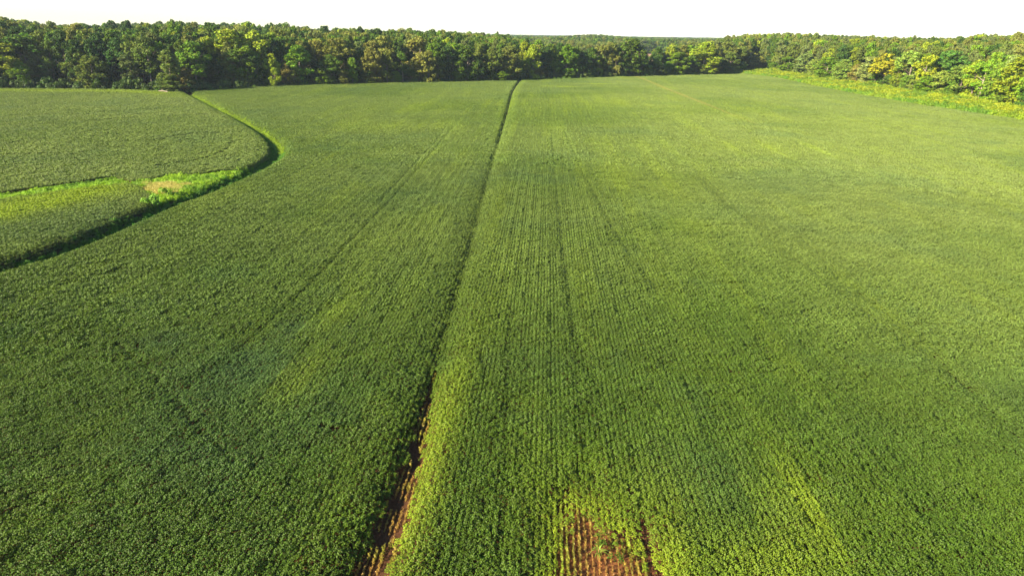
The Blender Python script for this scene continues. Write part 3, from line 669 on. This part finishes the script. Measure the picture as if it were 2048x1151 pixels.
F_ = [ # px, base, top, width, colour, style, metres behind the edge
 (-40, 183, 80, 70, 'mid', 'full', 6), (20, 182, 86, 60, 'yellow', 'round', 5), (60, 181, 68, 80, 'mid', 'round', 14), (48, 183, 122, 34, 'bright', 'round', 4), (5, 182, 130, 30, 'dark', 'full', 2),
 (100, 181, 106, 50, 'dark', 'full', 16), (92, 182, 130, 34, 'dark', 'full', 10), (136, 180, 58, 48, 'yellow', 'round', 28), (128, 181, 112, 36, 'dark', 'full', 16), (190, 183, 110, 52, 'olive', 'full', 3), (168, 181, 86, 48, 'olive', 'full', 10),
 (212, 181, 120, 34, 'olive', 'full', 5), (232, 180, 90, 58, 'mid', 'round', 22), (232, 181, 118, 40, 'dark', 'full', 20), (267, 182, 110, 40, 'grey', 'round', 4), (292, 180, 96, 44, 'dark', 'full', 20), (318, 181, 84, 52, 'bright', 'round', 10),
 (345, 186, 98, 44, 'olive', 'full', 2), (346, 186, 148, 50, 'olive', 'full', 1), (372, 186, 132, 32, 'brown', 'full', 3), (388, 183, 90, 56, 'mid', 'round', 14), (405, 181, 118, 40, 'dark', 'full', 12), (430, 180, 100, 46, 'dark', 'full', 16),
 (440, 180, 128, 34, 'dark', 'full', 6), (462, 179, 60, 66, 'yellow', 'round', 18), (474, 179, 96, 46, 'mid', 'round', 8), (498, 178, 92, 42, 'bright', 'full', 5), (520, 177, 62, 50, 'yellow', 'round', 14), (512, 178, 110, 30, 'dark', 'full', 4),
 (530, 177, 118, 34, 'mid', 'full', 8), (548, 177, 104, 26, 'yellow', 'round', 6), (552, 178, 134, 22, 'yellow', 'full', 2), (575, 176, 126, 28, 'brown', 'full', 3), (600, 175, 88, 52, 'bright', 'full', 6), (590, 176, 140, 22, 'olive', 'full', 2),
 (628, 174, 118, 34, 'dark', 'full', 8), (612, 174, 74, 54, 'olive', 'round', 26), (645, 174, 142, 34, 'bright', 'full', 2), (664, 173, 108, 44, 'mid', 'full', 4), (682, 172, 76, 56, 'tan', 'round', 12), (690, 173, 140, 26, 'tan', 'full', 2),
 (706, 172, 114, 24, 'bright', 'full', 3), (722, 171, 100, 32, 'dark', 'full', 9), (745, 171, 92, 42, 'tan', 'full', 5), (738, 171, 140, 32, 'mid', 'full', 2), (775, 170, 104, 32, 'olive', 'full', 3), (768, 169, 72, 46, 'tan', 'round', 15), (792, 169, 142, 26, 'bright', 'full', 2),
 (806, 169, 102, 26, 'mid', 'open', 4, True), (800, 168, 84, 38, 'dark', 'full', 12), (838, 168, 72, 50, 'tan', 'full', 6), (858, 168, 100, 34, 'tan', 'full', 3), (822, 168, 138, 26, 'mid', 'full', 2), (876, 167, 112, 28, 'olive', 'full', 3),
 (898, 166, 92, 40, 'dark', 'full', 10), (906, 165, 84, 32, 'bright', 'open', 14, True), (918, 166, 120, 24, 'bright', 'full', 3), (936, 165, 90, 40, 'mid', 'full', 5), (955, 165, 112, 26, 'dark', 'full', 5), (962, 164, 84, 34, 'olive', 'round', 14),
 (986, 164, 92, 40, 'olive', 'full', 5), (1003, 164, 142, 24, 'bright', 'full', 2), (1020, 163, 92, 44, 'tan', 'full', 5), (1012, 163, 120, 30, 'mid', 'full', 3), (1036, 162, 118, 30, 'olive', 'full', 3), (1050, 161, 82, 26, 'yellow', 'round', 8), (1066, 161, 88, 34, 'yellow', 'full', 4),
 (1088, 160, 92, 34, 'dark', 'full', 7), (1100, 160, 88, 32, 'mid', 'round', 12), (1079, 161, 135, 18, 'brown', 'full', 3), (1108, 159, 116, 24, 'bright', 'full', 3), (1132, 159, 87, 38, 'bright', 'full', 5), (1148, 158, 92, 30, 'mid', 'full', 4), (1134, 159, 140, 26, 'bright', 'full', 2),
 (1166, 158, 106, 30, 'dark', 'full', 7), (1178, 158, 145, 16, 'mid', 'full', 2), (1184, 157, 96, 24, 'mid', 'round', 10), (1196, 157, 119, 15, 'yellow', 'column', 3), (1206, 156, 88, 36, 'tan', 'round', 9), (1210, 156, 118, 22, 'dark', 'full', 5), (1232, 156, 110, 22, 'tan', 'column', 3),
 (1222, 156, 84, 26, 'olive', 'round', 12), (1258, 155, 75, 54, 'mid', 'full', 8), (1246, 155, 108, 28, 'dark', 'full', 4), (1282, 154, 112, 34, 'mid', 'full', 3), (1268, 154, 128, 26, 'olive', 'full', 2), (1300, 153, 122, 22, 'dark', 'full', 4), (1318, 153, 130, 28, 'olive', 'full', 2),
 (1312, 153, 117, 16, 'bright', 'full', 6), (1334, 152, 122, 22, 'bright', 'full', 4), (1352, 152, 104, 44, 'bright', 'full', 6), (1380, 151, 112, 34, 'mid', 'full', 4), (1368, 151, 132, 26, 'mid', 'full', 2), (1405, 151, 83, 54, 'yellow', 'full', 7), (1400, 151, 128, 30, 'olive', 'full', 3), (1425, 150, 112, 28, 'tan', 'full', 4),
 (1444, 150, 120, 26, 'dark', 'full', 3), (1458, 149, 104, 34, 'olive', 'full', 7), (1478, 148, 122, 26, 'mid', 'full', 4), (1496, 146, 118, 28, 'grey', 'full', 8), (1446, 149, 84, 44, 'olive', 'round', 24), (1480, 146, 92, 44, 'tan', 'round', 28),
 (1516, 143, 112, 24, 'tan', 'full', 6), (1528, 142, 116, 20, 'olive', 'open', 3, True), (1545, 145, 106, 28, 'bright', 'full', 7), (1572, 151, 113, 36, 'bright', 'full', 3), (1560, 148, 98, 34, 'olive', 'round', 16), (1606, 155, 106, 42, 'grey', 'full', 6), (1626, 159, 118, 30, 'olive', 'full', 3),
 (1650, 163, 113, 42, 'bright', 'full', 4), (1683, 166, 118, 40, 'olive', 'full', 4), (1710, 169, 128, 28, 'brown', 'full', 3), (1733, 172, 112, 42, 'grey', 'full', 6), (1765, 176, 104, 50, 'gold', 'round', 5), (1748, 174, 136, 26, 'mid', 'full', 3), (1775, 178, 148, 26, 'dark', 'full', 3), (1788, 180, 130, 24, 'yellow', 'full', 2),
 (1812, 182, 100, 50, 'olive', 'round', 6), (1808, 184, 150, 26, 'mid', 'full', 3), (1841, 189, 108, 36, 'gold', 'open', 4, True), (1846, 190, 152, 38, 'bright', 'full', 2), (1822, 188, 158, 20, 'olive', 'open', 1, True), (1890, 192, 98, 64, 'dark', 'full', 14), (1876, 192, 140, 34, 'olive', 'full', 4),
 (1915, 197, 128, 50, 'olive', 'full', 4), (1900, 196, 160, 30, 'mid', 'full', 2), (1955, 206, 122, 56, 'bright', 'open', 3, True), (1940, 202, 118, 40, 'yellow', 'full', 6), (1985, 210, 124, 44, 'mid', 'full', 6), (1972, 208, 170, 34, 'bright', 'full', 2), (2026, 216, 108, 70, 'yellow', 'full', 5), (2004, 214, 172, 36, 'mid', 'full', 2),
 (2060, 223, 112, 70, 'bright', 'full', 5), (2050, 223, 180, 36, 'dark', 'full', 2), (2110, 232, 120, 70, 'yellow', 'full', 5), (2160, 240, 120, 70, 'olive', 'full', 5)]
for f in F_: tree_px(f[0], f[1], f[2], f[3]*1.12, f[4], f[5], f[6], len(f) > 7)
print('FRONT TREES', len(F_))

# ranks behind the edge: real trees, standing on a jittered grid; the sky line of the photo guides how tall they grow
edge_wood = np.vstack([edge_far, wood_r[2:]])
sky_px = [-300, 0, 60, 100, 150, 330, 370, 410, 440, 600, 640, 820, 900, 1000, 1100, 1280, 1440, 1500, 1655, 1680, 1720, 1900, 1930, 2048, 2300]
sky_py = [34, 36, 46, 56, 58, 52, 48, 56, 54, 57, 62, 66, 69, 74, 92, 100, 82, 72, 75, 82, 80, 84, 77, 74, 74]
def wood_dist(P):
    d, s, a = seg_dist(P, edge_wood); return d*np.where(s > 0, -1, 1)
A, B = np.meshgrid(np.arange(-700, 900, 8.2), np.arange(150, 1250, 8.2)); P = np.column_stack([A.ravel(), B.ravel()]); P += rng.uniform(-.42, .42, P.shape)*8.2
az = np.degrees(np.arctan2(P[:, 0], P[:, 1])); P = P[(np.abs(az+2.5) < 43)]
P_field_all = np.vstack([edge_far, edge_right, line([(3600, 700), (3000, 1500), (-900, 1400), (-1600, 700)])])
d = seg_dist(P, edge_wood)[0]; ins = inside(P, P_field_all) | inside(P, P_strip)
belt = np.array([to_px(x, y, 0)[0] for x, y in P])
maxd = np.interp(belt, [980, 1080, 1290, 1330, 1420, 1470], [600, 44, 30, 34, 60, 700])
r = np.hypot(P[:, 0], P[:, 1])
m = ~ins & (d > 13) & (d < maxd) & (r < 1250); P = P[m]; d = d[m]; belt = belt[m]; r = r[m]
order = np.argsort(r + rng.uniform(0, 1, len(r))); P = P[order]; d = d[order]; belt = belt[order]; r = r[order]
hl = []; 
for i, (x, y) in enumerate(P):
    zg = ground_h(P[i:i+1])[0]
    ty = np.interp(belt[i], sky_px, sky_py)+random.uniform(-7, 8)
    dr = ray(belt[i], ty); hmax = CAM_H+dr[2]*np.hypot(x, y)/np.hypot(dr[0], dr[1])-zg
    # crowns of the inner wood rise behind the edge
    h = min(hmax+random.uniform(-1.5, 2.2), np.interp(d[i], [10, 60, 140], [25, 29.5, 32.5]))*random.uniform(.84, 1.03)
    hl.append(max(12, h))
hl = np.array(hl)
right = belt > 1450
pick_l = ['mid']*5+['bright']*2+['olive']*4+['dark']*4+['grey']*2+['tan']*3+['yellow']*1
pick_r = ['mid']*3+['bright']*3+['olive']*7+['dark']*2+['grey']*5+['tan']*4+['yellow']*2
rest = []
NIND = 300-len(F_)
cnt = 0
vis_d = np.interp(belt, [0, 900, 1480, 2048], [60, 60, 60, 70])
for i in range(len(P)):
    w = random.uniform(8.5, 13.5)
    cname = random.choice(pick_r if right[i] else pick_l)
    if cnt < NIND and d[i] < vis_d[i] and abs(belt[i]-1024) < 1060:
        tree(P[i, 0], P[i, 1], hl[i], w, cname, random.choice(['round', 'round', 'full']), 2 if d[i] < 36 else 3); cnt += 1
    else: rest.append((P[i, 0], P[i, 1], hl[i], w, cname))
print('INNER TREES', cnt, 'REST', len(rest))

# far woods beyond the belt, out to the horizon
far = []
def far_wood(r0, r1, step, a0, a1, hmin, hmax, dens=.95, skip=None):
    rr = r0
    while rr < r1:
        st = step*rr/r0
        na = int(math.radians(a1-a0)*rr/st)
        for q in range(na):
            a = math.radians(a0)+(q+random.uniform(-.4, .4)+.5)/na*math.radians(a1-a0); r2 = rr+random.uniform(-.45, .45)*st
            p = np.array([r2*math.sin(a), r2*math.cos(a)]); 
            far.append((p[0], p[1], random.uniform(hmin, hmax), st*random.uniform(1.1, 1.4), random.choice(['mid', 'grey', 'olive', 'mid', 'tan', 'dark', 'bright'])))
        rr += st*.95
far_wood(1130, 2300, 12.5, -46, 42, 20, 27)
n1 = len(far)
far_wood(2400, 7200, 34, -46, 42, 20, 27)
# leave clearings: the tan field, and bands of open land between the woods
fp = np.array([[f[0], f[1]] for f in far]); frr = np.hypot(fp[:, 0], fp[:, 1])
clear = inside(fp, P_bare_far) | (fbm(fp, 420, 2, 9) < .36) & (frr > 1500)
far = [f for f, c in zip(far, clear) if not c]
# trees between the belt and the tan field, on the flat land
A, B = np.meshgrid(np.arange(-100, 420, 11), np.arange(600, 1140, 11)); Q = np.column_stack([A.ravel(), B.ravel()])+rng.uniform(-4, 4, (A.size, 2))
bq = np.array([to_px(x, y, 0)[0] for x, y in Q]); rq = np.hypot(Q[:, 0], Q[:, 1]); dq = seg_dist(Q, edge_wood)[0]
opening = inside(Q, line([(1225, 140), (1400, 140), (1352, 108), (1255, 107)]))
m = (bq > 960) & (bq < 1500) & (dq > 90) & ~opening & (rq < 1130) & (dq > np.interp(bq, [980, 1080, 1420, 1500], [400, 100, 100, 600])) & (fbm(Q, 160, 5, 5) > .38) & (rq > 720)
for x, y in Q[m]: rest.append((x, y, random.uniform(17, 24), random.uniform(10, 15), random.choice(['mid', 'grey', 'olive', 'tan'])))
far_c = [make_crown('full', 200+k, 40, 14, 1.1) for k in range(5)]
vfar = [make_crown('full', 220+k, 24, 8, 2.4) for k in range(4)]
def forest(name, recs, var, label, cat='woods', sq=1.0):
    A = np.array([[q[0], q[1], q[2], q[3]] for q in recs]); n = len(A)
    c = np.array([PAL[q[4]][0] for q in recs])*rng.uniform(.8, 1.2, (n, 1))
    z = ground_h(A[:, :2]); s = A[:, 3]/10.4
    scatter(name, var, np.column_stack([A[:, :2], z]), np.column_stack([np.zeros((n, 2)), rng.uniform(0, 6.28, n)]),
            np.column_stack([s, s*rng.uniform(.85, 1.15, n), A[:, 2]/24]), c, rng.integers(0, len(var), n), label, cat)
forest('woodland', rest, crowns['round'][:4]+crowns['full'][:4], 'close-packed crowns of the wood stretching back behind its edge trees')
nearfar = [f for f in far if math.hypot(f[0], f[1]) < 2350]; farfar = [f for f in far if math.hypot(f[0], f[1]) >= 2350]
forest('distant_woodland', nearfar, far_c, 'distant wooded land beyond the tan field, hazy green')
forest('horizon_woodland', farfar, vfar, 'pale blue-green wooded horizon under the sky')
print('FAR', len(nearfar), len(farfar))

# labels that single out each tree: colour, shape, where it stands; then its place among its like
ZONES = [(-999, 110, 'at the far left of the left wood'), (110, 250, 'behind the upper left field'), (250, 330, 'left of the fallen branches'),
         (330, 395, 'at the ditch end'), (395, 500, 'just right of the ditch end'), (500, 610, 'well right of the ditch end'),
         (610, 740, 'midway between ditch and furrow'), (740, 870, 'well left of the furrow head'), (870, 980, 'just left of the furrow head'),
         (980, 1080, 'at the furrow head'), (1080, 1190, 'just right of the furrow head'), (1190, 1290, 'beside the tallest belt tree'),
         (1290, 1400, 'by the low belt gap'), (1400, 1500, 'where belt meets right wood'), (1500, 1620, 'at the weed strip tip'),
         (1620, 1740, 'behind the narrow weed strip'), (1740, 1860, 'behind the middle weed strip'), (1860, 1970, 'behind the broad weed strip'), (1970, 9999, 'at the right photo edge')]
RK = {0: 'front', 1: 'second-rank', 2: 'inner', 3: 'deep-set'}
ORD = ['leftmost', 'second', 'third', 'fourth', 'fifth', 'sixth', 'seventh', 'eighth', 'ninth', 'tenth', 'eleventh', 'twelfth']
bk = {}
for t in tree_rec:
    zone = next(z[2] for z in ZONES if z[0] <= t['px'] < z[1])
    size = 'small ' if t['h'] < 14 else ''
    key = f"{RK[t['rank']]} {size}{PAL[t['colour']][1]} {SHAPE[t['style']] if t['style'] != 'full' else 'low-branched'} tree{' with pale trunk' if t['pale'] else ''} {zone}"
    bk.setdefault(key, []).append(t)
for key, ts in bk.items():
    ts.sort(key=lambda q: q['px'])
    for i, t in enumerate(ts):
        lab = key if len(ts) == 1 else f"{ORD[min(i, 11)]}{'' if i == 0 else ' from left'} {key}"
        tag(t['o'], lab, 'tree', 'trees of the woods round the field')

# ------------------------------------------------------------------ single small things
# leafy bush by the ditch
p = at(305, 411); root = empty('bush', (p[0], p[1], float(ground_h(p[None])[0])+.1))
b_ = clump('foliage', 60, 16, 60, 1.7, 2.5, .24, link=True); b_.parent = root; b_['tint'] = [.16, .30, .03]
V, F = [], []
for q in range(6):
    a = q*1.05; v, f = tube([(0, 0, -.2), (.4*math.cos(a), .4*math.sin(a), .8), (.9*math.cos(a), .9*math.sin(a), 1.7)], [.05, .04, .015], 5); b0 = len(V); V += v; F += [tuple(i+b0 for i in t) for t in f]
mesh_obj('stem', V, F, M_bark, root)
tag(root, 'bright green leafy bush standing at the ditch bend below the tan grass', 'bush')
# upright bright weed beside it
p = at(331, 392); root = empty('bush', (p[0], p[1], float(ground_h(p[None])[0])))
b_ = clump('foliage', 61, 12, 50, 1.3, 2.2, .22, link=True); b_.parent = root; b_['tint'] = [.20, .32, .02]
v, f = tube([(0, 0, -.2), (.1, 0, .8), (.15, .1, 1.6)], [.05, .04, .015], 5); mesh_obj('stem', v, f, M_bark, root)
tag(root, 'lime-green bush between the tan grass and the ditch', 'bush')
# lone broad-bladed volunteer plant in the bare patch
p = at(1196, 1112); root = empty('maize_plant', (p[0], p[1], float(ground_h(p[None])[0])))
V, F = [], []
g = np.random.default_rng(77)
for q in range(16):
    a = q*2.4; l = g.uniform(.4, .8); w = .022; dx, dy = math.cos(a), math.sin(a); nx, ny = -dy*w, dx*w; b0 = len(V); z0 = g.uniform(.1, .3); up = g.uniform(.45, .9)
    for s_, (t, z) in enumerate([(0, z0), (.3, z0+.55*up), (.65, z0+.62*up), (1, z0+.3*up)]):
        k = [1, 1.2, .9, .1][s_]; V += [(dx*l*t-nx*k, dy*l*t-ny*k, z), (dx*l*t+nx*k, dy*l*t+ny*k, z)]
    for s_ in range(3): i = b0+s_*2; F.append((i, i+1, i+3, i+2))
lv = mesh_obj('blade', V, F, M_weed, root); lv['tint'] = [.20, .30, .03]
v, f = tube([(0, 0, -.1), (0, 0, .3), (.02, 0, .6)], [.03, .025, .012], 6); sv = mesh_obj('stem', v, f, M_dry, root)
tag(root, 'lone broad-bladed green plant standing in the bare brown patch', 'plant')
# fallen branches at the foot of the left wood
specs = [((300, 181), (324, 185), .20, .3, 'long pale fallen branch lying beside the ditch-end trees'), ((312, 177.5), (328, 186), .16, 1.4, 'pale fallen branch leaning up from the brush at the wood edge'),
         ((318, 187.5), (336, 188), .24, .3, 'thick pale log lying flat at the edge of the upper left field')]
for a, b, rr, zz, lab in specs:
    pa, pb = at(*a), at(*b); m_ = (pa+pb)/2; z = float(ground_h(m_[None])[0]); L_ = pb-pa; L_ = L_/np.hypot(*L_)*min(np.hypot(*L_), 7.5)
    root = empty('fallen_branch', (m_[0], m_[1], z))
    A_ = (-L_[0]/2, -L_[1]/2, .9+zz); B_ = (L_[0]/2, L_[1]/2, .9)
    v, f = tube([A_, (0, .2, 1.05+zz*.6), B_], [rr*.7, rr, rr*.9], 8); mesh_obj('limb', v, f, M_palebark, root)
    for q in range(3):
        t = -.3+q*.3; s = (L_[0]*t, L_[1]*t, 1+zz*.5); v, f = tube([s, (s[0]+1.2*(-1)**q, s[1]+.6, s[2]+1.1)], [rr*.45, rr*.12], 6); mesh_obj('twig', v, f, M_palebark, root)
    tag(root, lab, 'fallen branch', 'fallen branches by the left wood')

# ------------------------------------------------------------------ haze: even air round everything
def hazebox():
    m, nt, out = nmat('air'); pv = N(nt, 'ShaderNodeVolumePrincipled'); pv.inputs['Color'].default_value = (.72, .85, 1.0, 1); pv.inputs['Density'].default_value = .00006
    pv.inputs['Anisotropy'].default_value = .2; nt.links.new(pv.outputs[0], out.inputs['Volume'])
    x, y0, y1, z0, z1 = 8200, -8200, 8200, -6, 47
    V = [(-x, y0, z0), (x, y0, z0), (x, y1, z0), (-x, y1, z0), (-x, y0, z1), (x, y0, z1), (x, y1, z1), (-x, y1, z1)]
    F = [(0, 3, 2, 1), (4, 5, 6, 7), (0, 1, 5, 4), (1, 2, 6, 5), (2, 3, 7, 6), (3, 0, 4, 7)]
    o = mesh_obj('haze', V, F, m); tag(o, 'thin pale haze in the air over the fields and woods', 'haze', kind='stuff')
hazebox()
